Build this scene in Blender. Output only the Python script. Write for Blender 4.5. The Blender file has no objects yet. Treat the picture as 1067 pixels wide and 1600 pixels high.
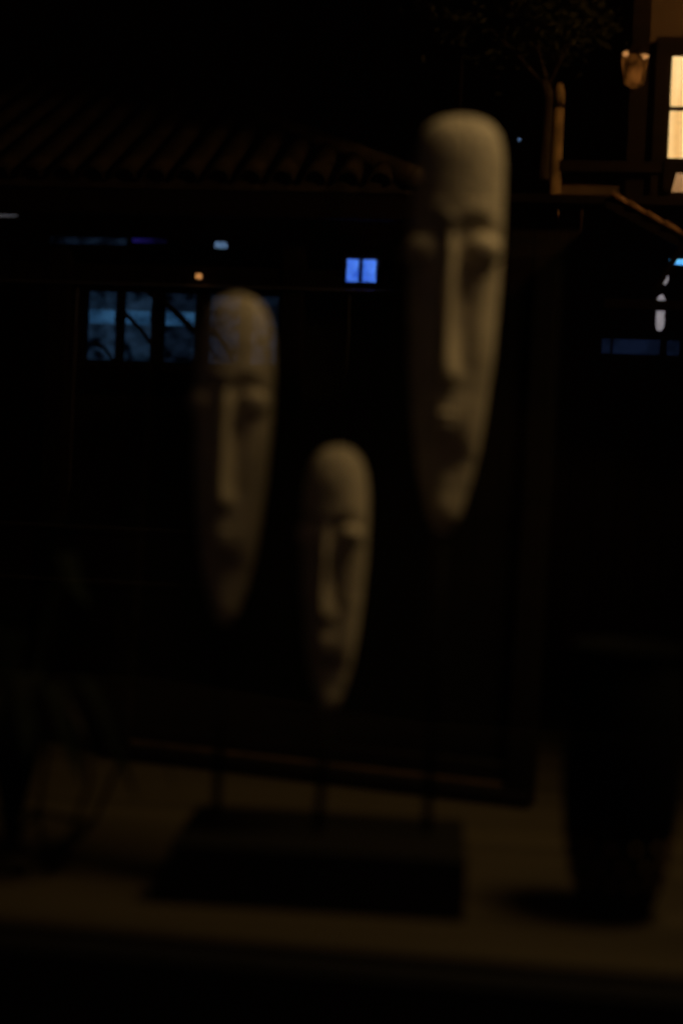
import bpy, bmesh, math, random
from mathutils import Vector, Matrix
R = math.radians
random.seed(7)
sc = bpy.context.scene
COL = sc.collection

# ------------------------------------------------------------------ camera
cam = bpy.data.cameras.new('camera'); camo = bpy.data.objects.new('camera', cam); COL.objects.link(camo)
YAW, PITCH, ROLL = R(6.5), R(-1.0), R(2.5)
F = Vector((-math.sin(YAW)*math.cos(PITCH), math.cos(YAW)*math.cos(PITCH), math.sin(PITCH)))
R0 = F.cross(Vector((0, 0, 1))).normalized(); U0 = R0.cross(F)
RX = R0*math.cos(ROLL) + U0*math.sin(ROLL); UP = U0*math.cos(ROLL) - R0*math.sin(ROLL)
m3 = Matrix((RX, UP, -F)).transposed()
camo.matrix_world = Matrix.Translation((0, -1.22, 1.31)) @ m3.to_4x4()
cam.sensor_fit = 'VERTICAL'; cam.sensor_height = 36; cam.sensor_width = 24; cam.lens = 50
cam.clip_start = 0.02; cam.clip_end = 200
cam.dof.use_dof = True; cam.dof.focus_distance = 4.4; cam.dof.aperture_fstop = 1.9; cam.dof.aperture_blades = 0
sc.camera = camo

# ------------------------------------------------------------------ night: world, view, lamps
w = bpy.data.worlds.new('World'); sc.world = w; w.use_nodes = True
bg = w.node_tree.nodes['Background']; bg.inputs[0].default_value = (0.10, 0.13, 0.2, 1); bg.inputs[1].default_value = 0.0012
sc.view_settings.view_transform = 'Standard'; sc.view_settings.look = 'None'
sc.view_settings.exposure = 0; sc.view_settings.gamma = 1
sc.view_settings.use_curve_mapping = False
sc.render.engine = 'CYCLES'
sc.cycles.use_adaptive_sampling = False
sc.cycles.use_denoising = True
sc.cycles.denoiser = 'OPENIMAGEDENOISE'
sc.cycles.max_bounces = 8; sc.cycles.diffuse_bounces = 3; sc.cycles.transparent_max_bounces = 12
sc.cycles.caustics_reflective = False; sc.cycles.caustics_refractive = False
sc.cycles.sample_clamp_indirect = 2.0

def spot(name, loc, target, energy, color, angle, blend, radius):
    l = bpy.data.lights.new(name, 'SPOT'); l.energy = energy; l.color = color
    l.spot_size = R(angle); l.spot_blend = blend; l.shadow_soft_size = radius
    o = bpy.data.objects.new(name, l); COL.objects.link(o); o.location = loc
    o.rotation_euler = (Vector(target) - Vector(loc)).to_track_quat('-Z', 'Y').to_euler()
    return o
spot('shop_ceiling_spot', (0.43, 0.09, 2.32), (-0.02, 0.26, 1.25), 23.0, (1.0, 0.65, 0.26), 66, 1.0, 0.20)
spot('street_lamp_light', (2.0, -5.3, 4.3), (-0.7, -8.2, 3.2), 230, (1.0, 0.50, 0.15), 110, 0.8, 0.15)

# ------------------------------------------------------------------ materials
def mat(name, color, rough=0.6, metal=0.0, noise=0.0, nscale=20, bump=0.0, bscale=60, spec=0.5):
    m = bpy.data.materials.new(name); m.use_nodes = True
    nt = m.node_tree; b = nt.nodes['Principled BSDF']
    b.inputs['Base Color'].default_value = (*color, 1); b.inputs['Roughness'].default_value = rough
    b.inputs['Metallic'].default_value = metal; b.inputs['Specular IOR Level'].default_value = spec
    tc = nt.nodes.new('ShaderNodeTexCoord')
    if noise:
        n = nt.nodes.new('ShaderNodeTexNoise'); n.inputs['Scale'].default_value = nscale; n.inputs['Detail'].default_value = 6
        nt.links.new(tc.outputs['Object'], n.inputs['Vector'])
        cr = nt.nodes.new('ShaderNodeValToRGB')
        cr.color_ramp.elements[0].position = 0.3; cr.color_ramp.elements[1].position = 0.7
        cr.color_ramp.elements[0].color = (*[c*(1-noise) for c in color], 1)
        cr.color_ramp.elements[1].color = (*[min(1, c*(1+noise)) for c in color], 1)
        nt.links.new(n.outputs['Fac'], cr.inputs['Fac']); nt.links.new(cr.outputs['Color'], b.inputs['Base Color'])
    if bump:
        n2 = nt.nodes.new('ShaderNodeTexNoise'); n2.inputs['Scale'].default_value = bscale; n2.inputs['Detail'].default_value = 5
        nt.links.new(tc.outputs['Object'], n2.inputs['Vector'])
        bp = nt.nodes.new('ShaderNodeBump'); bp.inputs['Strength'].default_value = bump; bp.inputs['Distance'].default_value = 0.01
        nt.links.new(n2.outputs['Fac'], bp.inputs['Height']); nt.links.new(bp.outputs['Normal'], b.inputs['Normal'])
    return m

def wood(name, c0, c1, rough=0.5, axis=0, scale=6.0):
    m = bpy.data.materials.new(name); m.use_nodes = True; nt = m.node_tree; b = nt.nodes['Principled BSDF']
    tc = nt.nodes.new('ShaderNodeTexCoord'); mp = nt.nodes.new('ShaderNodeMapping')
    s = [scale*6]*3; s[axis] = scale*0.5; mp.inputs['Scale'].default_value = s
    n = nt.nodes.new('ShaderNodeTexNoise'); n.inputs['Scale'].default_value = 1.0; n.inputs['Detail'].default_value = 8; n.inputs['Distortion'].default_value = 0.6
    cr = nt.nodes.new('ShaderNodeValToRGB'); cr.color_ramp.elements[0].color = (*c0, 1); cr.color_ramp.elements[1].color = (*c1, 1)
    cr.color_ramp.elements[0].position = 0.3; cr.color_ramp.elements[1].position = 0.7
    nt.links.new(tc.outputs['Object'], mp.inputs['Vector']); nt.links.new(mp.outputs['Vector'], n.inputs['Vector'])
    nt.links.new(n.outputs['Fac'], cr.inputs['Fac']); nt.links.new(cr.outputs['Color'], b.inputs['Base Color'])
    b.inputs['Roughness'].default_value = rough; b.inputs['Specular IOR Level'].default_value = 0.25
    return m

def glow(name, c0, c1, strength, scale=6.0, stretch=(1, 1, 1)):
    """a lit pane: two tones of lamplight, uneven as what stands behind it"""
    m = bpy.data.materials.new(name); m.use_nodes = True; nt = m.node_tree
    nt.nodes.remove(nt.nodes['Principled BSDF']); out = nt.nodes['Material Output']
    e = nt.nodes.new('ShaderNodeEmission'); e.inputs['Strength'].default_value = strength
    tc = nt.nodes.new('ShaderNodeTexCoord'); mp = nt.nodes.new('ShaderNodeMapping'); mp.inputs['Scale'].default_value = stretch
    n = nt.nodes.new('ShaderNodeTexNoise'); n.inputs['Scale'].default_value = scale; n.inputs['Detail'].default_value = 2
    cr = nt.nodes.new('ShaderNodeValToRGB'); cr.color_ramp.elements[0].color = (*c0, 1); cr.color_ramp.elements[1].color = (*c1, 1)
    cr.color_ramp.elements[0].position = 0.35; cr.color_ramp.elements[1].position = 0.65
    nt.links.new(tc.outputs['Object'], mp.inputs['Vector']); nt.links.new(mp.outputs['Vector'], n.inputs['Vector'])
    nt.links.new(n.outputs['Fac'], cr.inputs['Fac']); nt.links.new(cr.outputs['Color'], e.inputs['Color'])
    nt.links.new(e.outputs['Emission'], out.inputs['Surface'])
    return m

M = {}
M['stone'] = mat('pale_cast_stone', (0.62, 0.57, 0.48), 0.62, noise=0.22, nscale=26, bump=0.35, bscale=120)
M['black_wood'] = wood('black_lacquered_wood', (0.006, 0.005, 0.004), (0.009, 0.007, 0.005), 0.7)
M['rod'] = mat('dark_metal', (0.005, 0.0045, 0.004), 0.8, 0.0, spec=0.1)
M['shelf'] = wood('brown_wood_shelf', (0.050, 0.040, 0.024), (0.108, 0.087, 0.054), 0.6, axis=0, scale=2.2)
M['sill'] = mat('dark_painted_timber', (0.006, 0.006, 0.007), 0.7, noise=0.3, nscale=30)
M['outer_sill'] = mat('grey_stone_sill', (0.05, 0.05, 0.055), 0.7, noise=0.3, nscale=25, bump=0.2)
M['backwall'] = wood('dark_red_brown_panelling', (0.030, 0.012, 0.007), (0.045, 0.018, 0.010), 0.7, axis=2, scale=3)
M['frame'] = wood('dark_stained_wood', (0.005, 0.0035, 0.0025), (0.009, 0.006, 0.004), 0.6, scale=8)
M['slip'] = mat('worn_gilt_slip', (0.16, 0.10, 0.05), 0.5, 0.2, noise=0.3, nscale=40)
M['canvas'] = mat('dark_canvas', (0.004, 0.0035, 0.003), 0.9, spec=0.2, noise=0.5, nscale=9, bump=0.2, bscale=400)
M['vase'] = mat('black_glazed_ceramic', (0.0045, 0.005, 0.005), 0.8, spec=0.15, noise=0.4, nscale=12, bump=0.1, bscale=80)
M['stud'] = mat('dull_brass', (0.22, 0.15, 0.07), 0.5, 0.6, noise=0.3, nscale=60)
M['wire'] = mat('black_wire', (0.02, 0.017, 0.014), 0.4, 0.7)
M['leaf'] = mat('dark_green_leaf', (0.0035, 0.0085, 0.0042), 0.8, spec=0.2, noise=0.35, nscale=22)
M['stem'] = mat('green_stem', (0.03, 0.045, 0.02), 0.6)
M['soil'] = mat('potting_soil', (0.015, 0.01, 0.007), 0.95, noise=0.4, nscale=80, bump=0.6, bscale=150)
M['pot'] = mat('dark_clay_pot', (0.01, 0.008, 0.006), 0.8, noise=0.3, nscale=30)
# the street
M['tile'] = mat('grey_clay_roof_tile', (0.10, 0.08, 0.06), 0.85, noise=0.55, nscale=7, bump=0.3, bscale=30)
M['edge_tile'] = mat('terracotta_edge_tile', (0.42, 0.24, 0.12), 0.8, noise=0.4, nscale=14, bump=0.3, bscale=40)
M['timber'] = wood('old_dark_timber', (0.012, 0.008, 0.006), (0.03, 0.018, 0.012), 0.75, scale=3)
M['plaster'] = mat('ochre_plaster_wall', (0.22, 0.15, 0.09), 0.9, noise=0.25, nscale=4, bump=0.2, bscale=40)
M['rail'] = mat('bare_aluminium', (0.32, 0.32, 0.34), 0.45, 0.3)
M['post'] = mat('weathered_post', (0.58, 0.40, 0.20), 0.7, noise=0.5, nscale=9, bump=0.4, bscale=40)
M['bark'] = mat('tree_bark', (0.075, 0.055, 0.035), 0.9, noise=0.4, nscale=18, bump=0.6, bscale=40)
M['foliage'] = mat('tree_foliage', (0.05, 0.055, 0.02), 0.7, noise=0.5, nscale=3)
M['asphalt'] = mat('asphalt', (0.045, 0.045, 0.045), 0.85, noise=0.3, nscale=30, bump=0.4, bscale=120)
M['dark_glass'] = mat('unlit_window_glass', (0.006, 0.007, 0.009), 0.12)
M['warm_pane'] = glow('warm_lit_pane', (6.0, 3.1, 0.9), (8.6, 5.9, 2.6), 1.15, 3.0, (3.2, 1, 0.3))
M['warm_dim'] = glow('warm_lit_pane_low', (2.6, 1.3, 0.5), (3.6, 2.0, 0.95), 1.0, 4.0)
M['cyan_pane'] = glow('cyan_lit_pane', (0.0, 0.004, 0.012), (0.07, 0.17, 0.34), 1.0, 6.0, (1.3, 1, 1.8))
M['faint_pane'] = glow('faint_blue_pane', (0.0, 0.002, 0.006), (0.028, 0.06, 0.125), 1.0, 11.0, (1, 1, 1.4))
M['cyan_tube'] = glow('cyan_light_band', (0.03, 0.13, 0.32), (0.16, 0.55, 1.15), 1.0, 9.0)
M['dim_pane'] = glow('dim_blue_pane', (0.005, 0.012, 0.03), (0.025, 0.05, 0.14), 1.0, 9.0)
M['violet'] = glow('violet_light_band', (0.004, 0.004, 0.03), (0.05, 0.035, 0.42), 1.0, 5.0)
M['blue_pane'] = glow('blue_lit_pane', (0.2, 0.75, 4.6), (0.6, 1.7, 6.8), 1.0, 12.0)
M['blue_strip'] = glow('bright_blue_strip', (0.3, 2.2, 8.0), (1.6, 5.5, 8.0), 1.0, 22.0)
M['white_lamp'] = glow('white_paper_lamp', (1.5, 1.35, 1.45), (2.3, 2.1, 2.25), 1.0, 12.0)
M['white_tube'] = glow('white_tube_light', (0.25, 0.25, 0.28), (0.7, 0.68, 0.75), 1.0, 3.0)
M['amber'] = glow('amber_bulb', (3.4, 1.4, 0.4), (4.6, 2.1, 0.7), 1.0, 4.0)
M['pale_blue'] = glow('pale_blue_lamp', (0.4, 0.8, 1.5), (0.7, 1.2, 2.0), 1.0, 4.0)
M['lantern_glass'] = glow('amber_lantern_glass', (0.10, 0.03, 0.004), (1.1, 0.36, 0.06), 1.0, 14.0, (1, 1, 0.7))

def pane_glass():
    m = bpy.data.materials.new('window_glass'); m.use_nodes = True; nt = m.node_tree
    nt.nodes.remove(nt.nodes['Principled BSDF']); out = nt.nodes['Material Output']
    t = nt.nodes.new('ShaderNodeBsdfTransparent'); g = nt.nodes.new('ShaderNodeBsdfGlossy'); g.inputs['Roughness'].default_value = 0.0
    fr = nt.nodes.new('ShaderNodeFresnel'); fr.inputs['IOR'].default_value = 1.8
    mx = nt.nodes.new('ShaderNodeMixShader')
    nt.links.new(fr.outputs[0], mx.inputs[0]); nt.links.new(t.outputs[0], mx.inputs[1]); nt.links.new(g.outputs[0], mx.inputs[2])
    nt.links.new(mx.outputs[0], out.inputs['Surface'])
    return m
M['glass'] = pane_glass()

# ------------------------------------------------------------------ helpers
def link(name, me, m=None, parent=None, loc=None, rot=None, smooth=False):
    o = bpy.data.objects.new(name, me); COL.objects.link(o)
    if m and not me.materials: me.materials.append(M[m])
    if parent: o.parent = parent
    if loc is not None: o.location = loc
    if rot is not None: o.rotation_euler = rot
    if smooth:
        for p in me.polygons: p.use_smooth = True
    return o
def obj(name, bm, m, parent=None, loc=None, rot=None, smooth=False):
    me = bpy.data.meshes.new(name); bmesh.ops.recalc_face_normals(bm, faces=bm.faces); bm.to_mesh(me); bm.free()
    return link(name, me, m, parent, loc, rot, smooth)
def thing(name, label, cat, loc=(0, 0, 0), rotz=0.0, group=None):
    o = bpy.data.objects.new(name, None); COL.objects.link(o); o.empty_display_size = 0.1
    o.location = loc; o.rotation_euler = (0, 0, rotz); tag(o, label, cat, group); return o
def tag(o, label, cat, group=None):
    o['label'] = label; o['category'] = cat
    if group: o['group'] = group
    return o
def struct(o, label=None):
    o['kind'] = 'structure'
    if label: o['label'] = label
    return o
def box(x0, x1, y0, y1, z0, z1, bev=0.0, bm=None):
    own = bmesh.new()
    r = bmesh.ops.create_cube(own, size=1.0)
    for v in own.verts:
        v.co = Vector(((x0+x1)/2 + v.co.x*(x1-x0), (y0+y1)/2 + v.co.y*(y1-y0), (z0+z1)/2 + v.co.z*(z1-z0)))
    if bev: bmesh.ops.bevel(own, geom=own.edges[:], offset=bev, segments=3, profile=0.6, affect='EDGES')
    if bm is None: return own
    me = bpy.data.meshes.new('tmp'); own.to_mesh(me); own.free(); bm.from_mesh(me); bpy.data.meshes.remove(me); return bm
def tube(pts, rad, n=8, bm=None):
    bm = bm or bmesh.new(); pts = [Vector(p) for p in pts]
    rads = rad if isinstance(rad, (list, tuple)) else [rad]*len(pts)
    rings = []; up = Vector((0.13, 0.31, 0.94))
    for i, p in enumerate(pts):
        d = (pts[min(i+1, len(pts)-1)] - pts[max(i-1, 0)]).normalized()
        a = d.cross(up if abs(d.dot(up)) < 0.95 else Vector((1, 0, 0))).normalized(); b = d.cross(a)
        rings.append([bm.verts.new(p + (a*math.cos(2*math.pi*k/n) + b*math.sin(2*math.pi*k/n))*rads[i]) for k in range(n)])
    for i in range(len(rings)-1):
        for k in range(n): bm.faces.new((rings[i][k], rings[i][(k+1) % n], rings[i+1][(k+1) % n], rings[i+1][k]))
    bm.faces.new(rings[0][::-1]); bm.faces.new(rings[-1]); return bm
def lathe(prof, n=48, bm=None):
    bm = bm or bmesh.new(); rings = []
    for r, z in prof: rings.append([bm.verts.new((r*math.cos(2*math.pi*k/n), r*math.sin(2*math.pi*k/n), z)) for k in range(n)])
    for i in range(len(rings)-1):
        for k in range(n): bm.faces.new((rings[i][k], rings[i][(k+1) % n], rings[i+1][(k+1) % n], rings[i+1][k]))
    bm.faces.new(rings[0][::-1]); bm.faces.new(rings[-1]); return bm
def ellipsoid(c, r, bm=None, seg=24):
    own = bmesh.new(); bmesh.ops.create_uvsphere(own, u_segments=seg, v_segments=seg*2//3, radius=1.0)
    for v in own.verts: v.co = Vector((c[0]+v.co.x*r[0], c[1]+v.co.y*r[1], c[2]+v.co.z*r[2]))
    if bm is None: return own
    me = bpy.data.meshes.new('tmp'); own.to_mesh(me); own.free(); bm.from_mesh(me); bpy.data.meshes.remove(me); return bm
def interp(tab, t):
    for (a, va), (b, vb) in zip(tab, tab[1:]):
        if t <= b: return va + (vb-va)*max(0, (t-a))/(b-a)
    return tab[-1][1]
def sstep(a, b, x):
    t = max(0, min(1, (x-a)/(b-a))); return t*t*(3-2*t)
G = lambda x, c, s: math.exp(-((x-c)/s)**2)

SHELF = 0.90
# ================================================================== SETTING: the display shelf, its back, the window
struct(obj('display_shelf', box(-2.2, 2.2, 0.036, 2.60, SHELF-0.05, SHELF, 0.004), 'shelf'))
struct(obj('back_wall', box(-2.2, 2.2, 2.60, 2.66, SHELF-0.05, 3.0), 'backwall'))
struct(obj('window_bottom_rail', box(-2.2, 2.2, -0.006, 0.032, 0.78, SHELF-0.010, 0.003), 'sill'))
struct(obj('outer_sill', box(-2.2, 2.2, -0.16, -0.010, 0.70, 0.775, 0.006), 'outer_sill'))
struct(obj('shopfront_wall', box(-2.2, 2.2, -0.02, 0.03, 0.0, 0.695), 'sill'))
glass = obj('window_pane', box(-2.2, 2.2, 0.012, 0.018, SHELF-0.02, 3.0), 'glass')
tag(glass, 'large clear shop window pane mirroring the night street', 'window')

# ================================================================== THE MASK SCULPTURE
BX0, BX1, BY0, BY1, BH = -0.310, -0.024, 0.130, 0.298, 0.060
scu = thing('mask_sculpture', 'three long pale carved faces on rods over one black block base', 'sculpture', ((BX0+BX1)/2, (BY0+BY1)/2, SHELF))
OX, OY = scu.location.x, scu.location.y
obj('base', box(BX0-OX, BX1-OX, BY0-OY, BY1-OY, 0, BH, 0.003), 'black_wood', scu, None, (0, 0, R(3)))

def mask_mesh(H, prof, deep, nose, na=120, nv=190):
    """closed carved face; front towards -y; origin at the chin, z up"""
    bm = bmesh.new(); rings = []
    wmax = max(v for _, v in prof)
    for j in range(nv+1):
        q = j/nv
        t = 0.5-0.5*math.cos(math.pi*q); t = 0.35*t + 0.65*q        # t = 0 chin, 1 crown; denser at the ends
        wd = max(0.0006, interp(prof, t))
        ring = []
        dep = wd*(0.62 + 0.25*wd/wmax)*deep
        for k in range(na):
            th = 2*math.pi*k/na - math.pi
            s, c = math.sin(th), math.cos(th)
            x = wd*math.copysign(abs(s)**0.92, s)
            if c >= 0:
                y = -dep*(c**0.85)
                u = x/wmax
                f = 0.0
                mid = c**0.6
                # below the brow the whole face steps back; nose, mouth and chin stand out of it
                tb = 0.722 + 0.022*math.exp(-((abs(u)-0.5)/0.32)**2)
                under = sstep(tb+0.022, tb-0.022, t)*sstep(0.02, 0.12, t)
                f += -0.125*under*mid*(1-0.25*sstep(0.5, 0.2, t))
                # brow ledge
                f += 0.03*G(t, tb+0.022, 0.018)*(1-0.5*G(u, 0, 0.12))*mid
                # eye hollows
                for sg in (-1, 1):
                    f += -0.13*math.exp(-((u-sg*0.54)/0.34)**2-((t-0.672)/0.046)**2)*mid
                    # hollow cheeks along the nose
                    f += -0.07*math.exp(-((u-sg*0.34)/0.17)**2)*sstep(0.66, 0.58, t)*sstep(0.34, 0.42, t)
                # nose: a long narrow ridge running out of the brow
                ln = sstep(0.765, 0.66, t)*sstep(0.352, 0.378, t)
                nw = 0.105 + 0.06*sstep(0.5, 0.38, t)
                f += nose*(0.20 + 0.18*sstep(0.74, 0.38, t))*ln*math.exp(-(abs(u)/nw)**2.6)
                f += nose*0.05*ln*math.exp(-(u/0.3)**2)
                # nostril wings
                for sg in (-1, 1):
                    f += 0.10*math.exp(-((u-sg*0.17)/0.09)**2-((t-0.392)/0.022)**2)
                # muzzle round the mouth, hollow below, chin
                f += 0.12*math.exp(-(u/0.40)**2-((t-0.285)/0.055)**2)
                f += -0.05*math.exp(-(u/0.06)**2-((t-0.335)/0.02)**2)
                f += -0.13*math.exp(-(u/0.5)**2-((t-0.185)/0.035)**2)
                f += 0.16*math.exp(-(u/0.3)**2-((t-0.07)/0.05)**2)
                y += -f*wmax
            else:
                y = dep*0.40*abs(c)**0.7
            ring.append(bm.verts.new((x, y, t*H)))
        rings.append(ring)
    for j in range(nv):
        for k in range(na): bm.faces.new((rings[j][k], rings[j][(k+1) % na], rings[j+1][(k+1) % na], rings[j+1][k]))
    bm.faces.new(rings[0]); bm.faces.new(rings[-1][::-1])
    return bm

def make_mask(x, y, z, H, prof, turn, deep, nose, eye_r, rod_x, rod_y, label):
    wmax = max(v for _, v in prof)
    k = obj('mask', mask_mesh(H, prof, deep, nose), 'stone', scu, (x-OX, y-OY, z-SHELF), (0, 0, turn), True)
    k['label'] = label
    for sg in (-1, 1):
        ex, ez = sg*0.61*wmax, 0.672*H
        dep = wmax*0.87*deep
        ey = -dep*math.sqrt(max(0, 1-0.6**2)) + 0.16*wmax + 0.02*wmax
        bm = ellipsoid((0, 0, 0), (eye_r*1.12, eye_r*0.9, eye_r))
        for v in bm.verts:                                      # a closed lid: a shallow crease across the ball
            if v.co.y < 0: v.co.y += 0.10*eye_r*G(v.co.z, -0.12*eye_r, 0.10*eye_r)
        obj('eye', bm, 'stone', k, (ex, ey, ez), None, True)
    bm = bmesh.new()
    fy = -wmax*0.80*deep*0.9 + 0.06*wmax
    lw = 0.24*wmax
    ellipsoid((0, 0.03*wmax, 0.045*wmax*2), (lw, 0.11*wmax, 0.11*wmax), bm)
    ellipsoid((0, 0.05*wmax, -0.065*wmax*2), (lw*0.85, 0.11*wmax, 0.12*wmax), bm)
    obj('lips', bm, 'stone', k, (0, fy, 0.278*H), None, True)
    # rod from the base into the chin
    b = Vector((rod_x-OX, rod_y-OY, BH-0.004)); e = Vector((x-OX, y-OY, z-SHELF+0.05*H))
    obj('rod', tube([b, e], 0.0048, 12), 'rod', scu, smooth=True)

# half widths in metres against height (0 = chin, 1 = crown)
def profile(sc_, top):
    base = [(0, .05), (.006, .10), (.02, .21), (.05, .36), (.125, .55), (.20, .69), (.28, .79), (.43, .92), (.58, .985), (.67, 1.0), (.74, 1.0)]
    return [(t, v*sc_) for t, v in base + top]
top_sq = [(.885, .975), (.925, .935), (.955, .84), (.975, .70), (.988, .52), (.996, .30), (1.0, .04)]
top_rd = [(.80, .985), (.86, .945), (.905, .87), (.94, .765), (.965, .63), (.983, .46), (.994, .28), (1.0, .04)]
make_mask(-0.2860, 0.252, 1.157, 0.351, profile(0.0415, top_rd), R(-3), 1.0, 1.0, 0.0158, -0.2865, 0.252, 'pale carved face at the left of the base, partly lost in shade')
make_mask(-0.1670, 0.200, 1.080, 0.272, profile(0.0335, top_rd), R(-11), 1.0, 1.0, 0.0126, -0.172, 0.200, 'smallest and lowest carved face, between the other two')
make_mask(-0.0610, 0.235, 1.264, 0.428, profile(0.0470, top_sq), R(-4), 0.95, 1.0, 0.0185, -0.064, 0.235, 'tallest carved face with flat rounded crown at the right')

# ================================================================== PICTURE FRAME BEHIND
fr0 = Vector((0.056, 0.672, SHELF)); fl0 = Vector((-0.56, 0.826, SHELF))
fd = (fr0-fl0); FW = fd.length; FH = 0.76
pf = thing('picture_frame', 'large dark wooden picture frame standing behind the carved faces', 'picture frame', fl0, math.atan2(fd.y, fd.x))
pf.rotation_euler.x = R(-3)
RW = 0.036
obj('bottom_rail', box(0, FW, -0.03, 0.012, 0.001, RW*0.55, 0.004), 'frame', pf)
obj('top_rail', box(0, FW, -0.018, 0.012, FH-RW, FH, 0.004), 'frame', pf)
obj('side_rail', box(0, RW, -0.020, 0.012, RW*0.55+0.001, FH-RW-0.001, 0.004), 'frame', pf)
obj('side_rail', box(FW-RW, FW, -0.020, 0.012, RW*0.55+0.001, FH-RW-0.001, 0.004), 'frame', pf)
sl = 0.007
obj('slip', box(RW+0.001, FW-RW-0.001, -0.014, 0.004, RW*0.55+0.001, RW*0.55+sl, 0.002), 'slip', pf)
obj('inner_rail', box(RW+0.001, FW-RW-0.001, -0.010, 0.004, RW*0.55+sl+0.001, RW*0.55+sl+0.024, 0.002), 'frame', pf)
obj('canvas', box(RW+0.001, FW-RW-0.001, -0.001, 0.006, RW*0.55+sl+0.026, FH-RW-0.001), 'canvas', pf)

# ================================================================== VASE
va = thing('vase', 'tall black vase with brass studded relief low on its body', 'vase', (0.127, 0.205, SHELF))
prof = [(0.001, 0.001), (0.033, 0.001), (0.036, 0.004), (0.037, 0.012), (0.0435, 0.030), (0.049, 0.055), (0.0545, 0.085), (0.0575, 0.120), (0.0585, 0.160), (0.0575, 0.200), (0.055, 0.230), (0.052, 0.248),
        (0.0515, 0.256), (0.054, 0.262), (0.055, 0.266), (0.053, 0.2675), (0.0515, 0.266), (0.048, 0.25), (0.050, 0.20), (0.045, 0.06), (0.02, 0.02), (0.001, 0.018)]
obj('body', lathe(prof, 64), 'vase', va, smooth=True)
st_me = bpy.data.meshes.new('stud'); b_ = ellipsoid((0, 0, 0), (0.0042, 0.0042, 0.0042), seg=10); b_.to_mesh(st_me); b_.free()
pr_out = [(z, r) for r, z in prof[:12]]
for row, zz in enumerate((0.040, 0.058, 0.076)):
    for k in range(14):
        a = 2*math.pi*(k+0.5*(row % 2))/14
        r = interp(pr_out, zz)
        o = link('stud', st_me, 'stud', va, (r*math.cos(a), r*math.sin(a), zz), None, True)

# ================================================================== WIRE PLANTER AND PLANT
wp = thing('wire_planter', 'open planter of thin bent black wires near the left edge', 'planter', (-0.495, 0.215, SHELF))
def ring_pts(r, z, n=6, a0=0.0): return [Vector((r*math.cos(a0+2*math.pi*k/n), r*math.sin(a0+2*math.pi*k/n), z)) for k in range(n)]
wr = 0.0026
r1 = ring_pts(0.045, wr, a0=R(-60)); r2 = ring_pts(0.085, 0.038, a0=R(-30)); r3 = ring_pts(0.112, 0.102, a0=R(-30)); r4 = ring_pts(0.058, 0.195, a0=R(-30))
for rr in (r1, r2, r4):
    for k in range(6): obj('wire', tube([rr[k], rr[(k+1) % 6]], wr, 6), 'wire', wp, smooth=True)
for k in range(6):
    obj('wire', tube([r1[k], r2[k]], wr, 6), 'wire', wp, smooth=True); obj('wire', tube([r1[(k+1) % 6], r2[k]], wr, 6), 'wire', wp, smooth=True)
    rib = [r2[k].lerp(r3[k], q)*1 + (r3[k]-r2[k]).normalized()*0 for q in (0, 0.5, 1)]
    rib += [r3[k].lerp(r4[k], q) + Vector((r3[k].x, r3[k].y, 0)).normalized()*0.016*math.sin(math.pi*q) for q in (0.2, 0.4, 0.6, 0.8, 1)]
    obj('wire', tube(rib, wr, 6), 'wire', wp, smooth=True)
pp = thing('leafy_plant', 'dark green plant with long arching leaves inside the wire planter', 'plant', (-0.495, 0.215, SHELF+0.006))
def leaf(az, reach, rise, wid, droop):
    bm = bmesh.new(); n = 16; d = Vector((math.cos(az), math.sin(az), 0)); s = Vector((-d.y, d.x, 0)); rows = []
    for i in range(n+1):
        t = i/n
        c = d*(reach*t**1.15) + Vector((0, 0, 0.004 + (rise+0.06)*math.sin(min(1, t*1.25)*math.pi*0.62) - droop*t**2.6))
        hw = wid*(math.sin(math.pi*min(1, t*0.93+0.07))**0.75)*(1 if t < 0.99 else 0.1) + 0.0008
        rows.append([bm.verts.new(c + s*hw*q + Vector((0, 0, abs(q)*hw*0.35 - th))) for th in (0, 0.0012) for q in (-1, -0.5, 0, 0.5, 1)])
    for a, b in zip(rows, rows[1:]):
        for k in range(4):
            bm.faces.new((a[k], a[k+1], b[k+1], b[k])); bm.faces.new((a[k+5], b[k+5], b[k+6], a[k+6]))
        bm.faces.new((a[0], b[0], b[5], a[5])); bm.faces.new((a[4], a[9], b[9], b[4]))
    return bm
for az, reach, rise, wid, droop in [(-10, .14, .16, .016, .13), (-35, .11, .15, .016, .10), (12, .17, .20, .018, .17), (-62, .08, .16, .018, .09), (30, .16, .24, .02, .10), (70, .13, .24, .02, .10),
                                    (110, .14, .22, .02, .12), (150, .16, .2, .02, .16), (190, .17, .2, .02, .16), (235, .13, .18, .02, .10), (-85, .06, .2, .018, .08), (-22, .09, .27, .018, .04), (45, .07, .30, .018, .02), (-100, .09, .14, .02, .09)]:
    obj('leaf', leaf(R(az), reach, rise, wid, droop), 'leaf', pp, smooth=True)

# ================================================================== THE STREET (behind the camera, seen in the pane)
Y = lambda d: 0.03 - d                                        # d = metres out from the pane
struct(obj('street', box(-14, 14, -22, -0.18, -0.1, 0.0), 'asphalt'))

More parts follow.
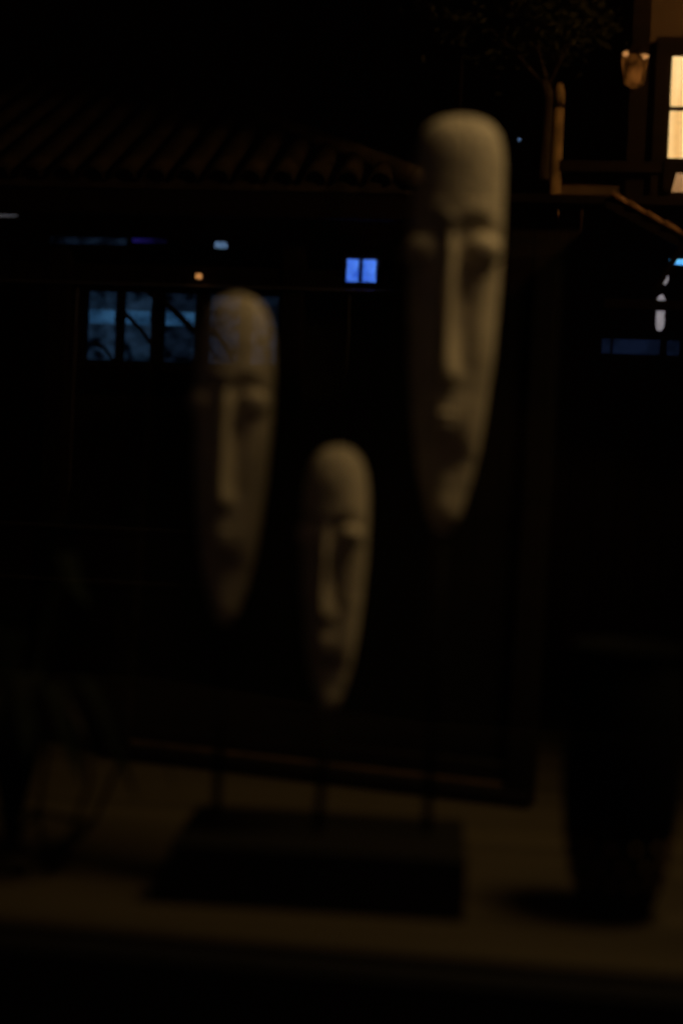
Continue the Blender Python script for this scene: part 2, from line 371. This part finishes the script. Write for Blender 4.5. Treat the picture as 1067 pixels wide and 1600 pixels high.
# --- the tiled house opposite
hs = thing('tiled_house', 'dark timber house opposite with ribbed tile roof and blue lit shopfront', 'house', (0, Y(7.68), 0))
def hb(name, x0, x1, d0, d1, z0, z1, m, parent=hs, bev=0.0):    # d measured from the front of the house, away from the pane
    return obj(name, box(x0, x1, -d1, -d0, z0, z1, bev), m, parent)
hb('wall', -6.0, -0.75, 0.55, 4.5, 0, 3.2, 'timber')
hb('fascia', -6.2, -0.55, 0.02, 0.10, 3.00, 3.20, 'timber')
hb('lintel', -6.0, -0.60, 0.30, 0.45, 2.58, 2.72, 'timber')
hb('sill_beam', -6.0, -0.60, 0.30, 0.50, 0.0, 0.95, 'timber')
for x in (-0.72, -1.43, -3.0, -4.4): hb('post', x-0.07, x+0.07, 0.28, 0.46, 0, 3.0, 'timber', bev=0.01)
for z, a, b in ((2.585, -4.2, -0.62), (0.975, -4.2, -0.62), (0.62, -4.2, -0.62)):
    obj('rail', tube([(a, -0.26, z), (b, -0.26, z)], 0.006, 8), 'rail', hs)
for x in (-2.86, -1.05): obj('rail', tube([(x, -0.26, 1.2), (x, -0.26, 2.55)], 0.004, 8), 'rail', hs)
# roof slope with its hip
rf_bm = bmesh.new(); s_ = 0.55; T = 5.3
vs = [(-6.2, 0, 3.22), (-0.66, 0, 3.22), (-0.66-2.4, -2.4, 3.22+s_*2.4), (-6.2, -2.4, 3.22+s_*2.4)]
lo = [rf_bm.verts.new(v) for v in vs]; hi = [rf_bm.verts.new((v[0], v[1], v[2]-0.06)) for v in vs]
rf_bm.faces.new(lo); rf_bm.faces.new(hi[::-1])
for k in range(4): rf_bm.faces.new((lo[k], lo[(k+1) % 4], hi[(k+1) % 4], hi[k]))
roof = obj('roof', rf_bm, 'tile', hs)
def half_tile(L, ra, rb, n=8, th=0.012):
    bm = bmesh.new(); rings = []
    for z, r in ((0, ra), (L, rb)):
        rings.append([bm.verts.new((q*math.cos(math.pi*k/n), z, q*math.sin(math.pi*k/n))) for q in (r, r-th) for k in range(n+1)])
    a, b = rings; m = n+1
    for k in range(n):
        bm.faces.new((a[k], a[k+1], b[k+1], b[k])); bm.faces.new((a[m+k], b[m+k], b[m+k+1], a[m+k+1]))
        bm.faces.new((a[k], a[m+k], a[m+k+1], a[k+1])); bm.faces.new((b[k], b[k+1], b[m+k+1], b[m+k]))
    bm.faces.new((a[0], b[0], b[m], a[m])); bm.faces.new((a[n], a[m+n], b[m+n], b[n]))
    return bm
sl_a = math.atan(s_); ca, sa = math.cos(sl_a), math.sin(sl_a)
x = -0.86
while x > -4.0:
    run = min(2.3, (-0.66-x))/ca
    bm = half_tile(run+0.02, 0.080, 0.074)
    o = obj('tile_row', bm, 'tile', roof, (x+random.uniform(-.006, .006), 0.04*ca, 3.229-0.04*sa), (sl_a, 0, R(180)+random.uniform(-.015, .015)), True)
    x -= 0.205
hip = obj('hip_ridge', tube([(-0.62, 0.03, 3.25), (-3.06, -2.4, 3.26+s_*2.4)], 0.07, 10), 'tile', roof, smooth=True)
# shop lights under the eave
win = hb('shop_window', -2.92, -1.50, 0.36, 0.44, 2.03, 2.575, 'timber')
px = [(-2.80, -2.62), (-2.55, -2.38), (-2.28, -2.08), (-1.98, -1.78), (-1.70, -1.53)]
for k, (a, b) in enumerate(px):
    obj('pane', box(a, b, -0.352, -0.345, 2.09, 2.54), 'cyan_pane' if k < 2 else 'faint_pane', win)
for (a, b) in px[:3]: obj('light_band', box(a+0.004, b-0.004, -0.343, -0.338, 2.33, 2.42, 0.002), 'cyan_tube', win)
for x0, z0, x1, z1 in ((-2.60, 2.45, -2.25, 2.05), (-2.42, 2.55, -2.08, 2.28), (-2.75, 2.2, -2.6, 2.06), (-2.30, 2.5, -1.9, 2.1), (-1.95, 2.3, -1.8, 2.08)):
    obj('branch', tube([(x0, -0.325, z0), ((x0+x1)/2, -0.325, (z0+z1)/2+0.03), (x1, -0.325, z1)], [0.016, 0.013, 0.008], 8), 'timber', win)
twin = hb('small_window', -1.11, -0.86, 0.30, 0.36, 2.61, 2.82, 'timber')
for a, b in ((-1.082, -1.005), (-0.978, -0.892)): obj('pane', box(a, b, -0.296, -0.29, 2.645, 2.79), 'blue_pane', twin)
hb('light_strip', -2.50, -2.27, 0.24, 0.26, 2.855, 2.885, 'violet', bev=0.008)
hb('light_strip', -3.05, -2.54, 0.24, 0.26, 2.84, 2.88, 'faint_pane')
hb('tube_light', -4.0, -3.29, 0.24, 0.26, 3.008, 3.019, 'white_tube')
hb('bulb', -1.95, -1.87, 0.24, 0.28, 2.835, 2.875, 'pale_blue', bev=0.012)
hb('bulb', -2.06, -2.02, 0.20, 0.24, 2.625, 2.66, 'amber', bev=0.012)

# --- the lamplit house on the right
lh = thing('lamplit_house', 'ochre walled house with a warm lit lattice window', 'house', (0, Y(7.0), 0))
def lb(name, x0, x1, d0, d1, z0, z1, m, parent=lh, bev=0.0):
    return obj(name, box(x0, x1, -d1, -d0, z0, z1, bev), m, parent)
lb('wall', 0.62, 3.0, 0.08, 3.0, 0, 4.6, 'plaster')
lb('corner_post', 0.60, 0.70, 0.02, 0.075, 0, 4.6, 'timber')
lb('beam', 0.22, 3.0, -0.03, 0.06, 3.16, 3.22, 'timber')
lb('side_wall', 0.22, 0.60, 0.06, 0.14, 2.2, 3.15, 'plaster')
wf = lb('window', 0.735, 1.30, -0.01, 0.07, 2.98, 3.93, 'timber', bev=0.006)
for z0, z1, m in ((3.535, 3.815, 'warm_pane'), (3.245, 3.510, 'warm_pane'), (3.055, 3.215, 'warm_dim')):
    for x0, x1 in ((0.825, 0.975), (1.005, 1.155)):
        obj('pane', box(x0, x1, 0.012, 0.018, z0, z1, 0.004), m, wf)
# a tapering dark carved bracket in front of the lowest pane
bm = bmesh.new(); pts = [(0.805, 3.235), (0.845, 3.235), (0.880, 3.185), (0.850, 3.045), (0.805, 3.06)]
va_ = [bm.verts.new((p[0], 0.020, p[1])) for p in pts]; vb_ = [bm.verts.new((p[0], 0.045, p[1])) for p in pts]
bm.faces.new(va_); bm.faces.new(vb_[::-1])
for k in range(5): bm.faces.new((va_[k], va_[(k+1) % 5], vb_[(k+1) % 5], vb_[k]))
obj('bracket', bm, 'timber', wf)

# --- little tiled awning in front of it
aw = thing('tiled_awning', 'low awning with a bumpy edge of round tiles under the lit window', 'awning', (0, Y(6.6), 0))
N = 9; A = Vector((0.47, 0, 2.905)); B = Vector((1.30, 0, 2.465))
ab = bmesh.new()
q0 = [(A.x-0.02, 0.30, A.z-0.03), (B.x, 0.30, B.z-0.03), (B.x, -0.25, B.z-0.03), (A.x-0.02, -0.25, A.z-0.03)]
t_ = [ab.verts.new(v) for v in q0]; u_ = [ab.verts.new((v[0], v[1], v[2]-0.05)) for v in q0]
ab.faces.new(t_); ab.faces.new(u_[::-1])
for k in range(4): ab.faces.new((t_[k], t_[(k+1) % 4], u_[(k+1) % 4], u_[k]))
obj('deck', ab, 'timber', aw)
t2 = bpy.data.meshes.new('edge_tile'); b_ = half_tile(0.10, 0.046, 0.030); bmesh.ops.recalc_face_normals(b_, faces=b_.faces); b_.to_mesh(t2); b_.free()
sl2 = math.atan2(A.z-B.z, B.x-A.x)
for k in range(N):
    p = A.lerp(B, k/N)
    link('edge_tile', t2, 'edge_tile', aw, (p.x, 0.27, p.z-0.028), (0, 0, 0), True).rotation_euler = Matrix.Rotation(sl2-0.06, 4, 'Y').to_euler()
for o in [c for c in aw.children if c.name.startswith('edge_tile')]:
    o.rotation_euler = (Matrix.Rotation(sl2-0.06, 4, 'Y') @ Matrix.Rotation(R(-90), 4, 'Z')).to_euler()

# --- paper lanterns, strip light and porch rail below the awning
def lantern(x, z0, z1, r, label):
    t = thing('paper_lantern', label, 'lantern', (x, Y(6.3), z0), 0, 'white lanterns under the awning')
    h = z1-z0
    obj('shade', lathe([(r*0.35, 0.0), (r*0.8, r*0.5), (r, r*1.1), (r, h-r*1.1), (r*0.8, h-r*0.5), (r*0.35, h)], 20), 'white_lamp', t, smooth=True)
    obj('cap', lathe([(r*0.4, h+0.001), (r*0.4, h+0.012), (r*0.1, h+0.02)], 12), 'timber', t)
lantern(0.757, 2.190, 2.378, 0.021, 'long white paper lantern crossed by the dark rail under the awning')
lantern(0.772, 2.432, 2.492, 0.017, 'small white paper lantern hung above the long one')
rl = obj('porch_rail', box(0.45, 1.6, Y(6.1)-0.02, Y(6.1)+0.02, 2.270, 2.318, 0.004), 'timber'); tag(rl, 'dark wooden rail crossing the long white lantern', 'rail')
ls = obj('strip_light', box(0.790, 1.5, Y(6.3)-0.01, Y(6.3)+0.01, 2.535, 2.562, 0.004), 'blue_strip'); tag(ls, 'bright blue strip light at the right edge below awning', 'strip light')
st_ = tag(obj('awning_strut', tube([(0.70, Y(6.12), 2.36), (0.84, Y(6.12), 2.62)], 0.016, 8), 'timber'), 'dark slanting strut beside the small white lantern', 'strut')
stl = thing('timber_stall', 'dark boarded stall in front of the tree and lit house', 'stall', (0, Y(6.75), 0))
xb = -0.42; bw = 0.13
while xb < 1.25:
    obj('board', box(xb, xb+bw-0.006, -0.13, -0.10+random.uniform(-.006, .006), 0.0, 2.922+random.uniform(-.002, .002), 0.002), 'timber', stl); xb += bw
obj('eave_board', box(-0.46, 1.25, -0.15, 0.03, 2.925, 2.975, 0.005), 'timber', stl)
sw = obj('window', box(0.46, 0.93, -0.095, -0.085, 2.0, 2.26, 0.003), 'timber', stl)
for a, b in ((0.50, 0.545), (0.56, 0.815), (0.855, 0.92)): obj('pane', box(a, b, -0.083, -0.078, 2.12, 2.20), 'dim_pane', sw)

# --- posts and tree
po = thing('timber_post', 'lamplit timber post with a dark band beside the tree trunk', 'post', (0.205, Y(7.0), 0))
obj('shaft', lathe([(0.038, 0), (0.036, 1.5), (0.033, 3.52)], 14), 'post', po, smooth=True)
obj('band', lathe([(0.040, 3.522), (0.040, 3.537), (0.030, 3.54)], 14), 'timber', po)
obj('cap', lathe([(0.033, 3.541), (0.035, 3.60), (0.020, 3.66)], 14), 'post', po, smooth=True)
tr = thing('street_tree', 'slender street tree with a thin dim crown above the post', 'tree', (0.115, Y(7.2), 0))
tb = tube([(0, 0, 0), (0.02, 0, 1.2), (0.0, 0.02, 2.4), (0.03, 0, 3.2), (0.04, 0, 3.62), (-0.02, 0, 3.80), (-0.1, 0.02, 3.98)], [0.07, 0.06, 0.05, 0.04, 0.034, 0.03, 0.02], 10)
for e in ((-0.42, 0.05, 4.1), (0.2, -0.1, 4.25), (-0.1, 0.2, 4.5), (-0.25, -0.2, 4.35), (0.25, 0.1, 4.0)):
    tube([(0.02, 0, 3.7), ((e[0])/2, e[1]/2, 3.92), e], [0.02, 0.014, 0.006], 6, tb)
obj('trunk', tb, 'bark', tr, smooth=True)
cb = bmesh.new()
clumps = [(random.gauss(-0.1, 0.26), random.gauss(0, 0.25), random.uniform(3.88, 4.7), random.uniform(0.06, 0.16)) for _ in range(60)]
for cx, cy, cz, cr_ in clumps:
    for _ in range(70):
        p = Vector((cx, cy, cz)) + Vector((random.gauss(0, 1), random.gauss(0, 1), random.gauss(0, 0.8)))*cr_*0.7
        a = Vector((random.gauss(0, 1), random.gauss(0, 1), random.gauss(0, 1))).normalized(); b = a.orthogonal().normalized(); l = random.uniform(0.018, 0.034)
        v = [cb.verts.new(p + a*l), cb.verts.new(p + b*l*0.45), cb.verts.new(p - a*l), cb.verts.new(p - b*l*0.45)]
        cb.faces.new(v)
crown = obj('crown', cb, 'foliage', tr)
obj('fairy_light', ellipsoid((-0.125, 0.2, 3.34), (0.009, 0.009, 0.009), seg=10), 'pale_blue', tr, smooth=True)
pl = tag(obj('thin_pole', tube([(-0.36, Y(7.1), 0), (-0.36, Y(7.1), 3.84)], 0.008, 8), 'timber'), 'thin upright pole left of the tree, above the tallest carved face', 'pole')

# --- wall lantern near the lit window
wl = thing('wall_lantern', 'tilted amber glass lantern on the wall beside the lit window', 'lantern', (0.615, Y(6.95), 3.63))
obj('glass', lathe([(0.02, 0), (0.055, 0.02), (0.075, 0.16), (0.065, 0.17)], 6), 'lantern_glass', wl)
obj('cap', lathe([(0.085, 0.185), (0.06, 0.21), (0.01, 0.26)], 6), 'timber', wl)
for x, w_, z in ((-0.055, 0.018, 0.172), (0.04, 0.032, 0.158)): obj('bulb', ellipsoid((x, 0.05, z), (w_, 0.014, 0.015)), 'amber', wl, smooth=True)
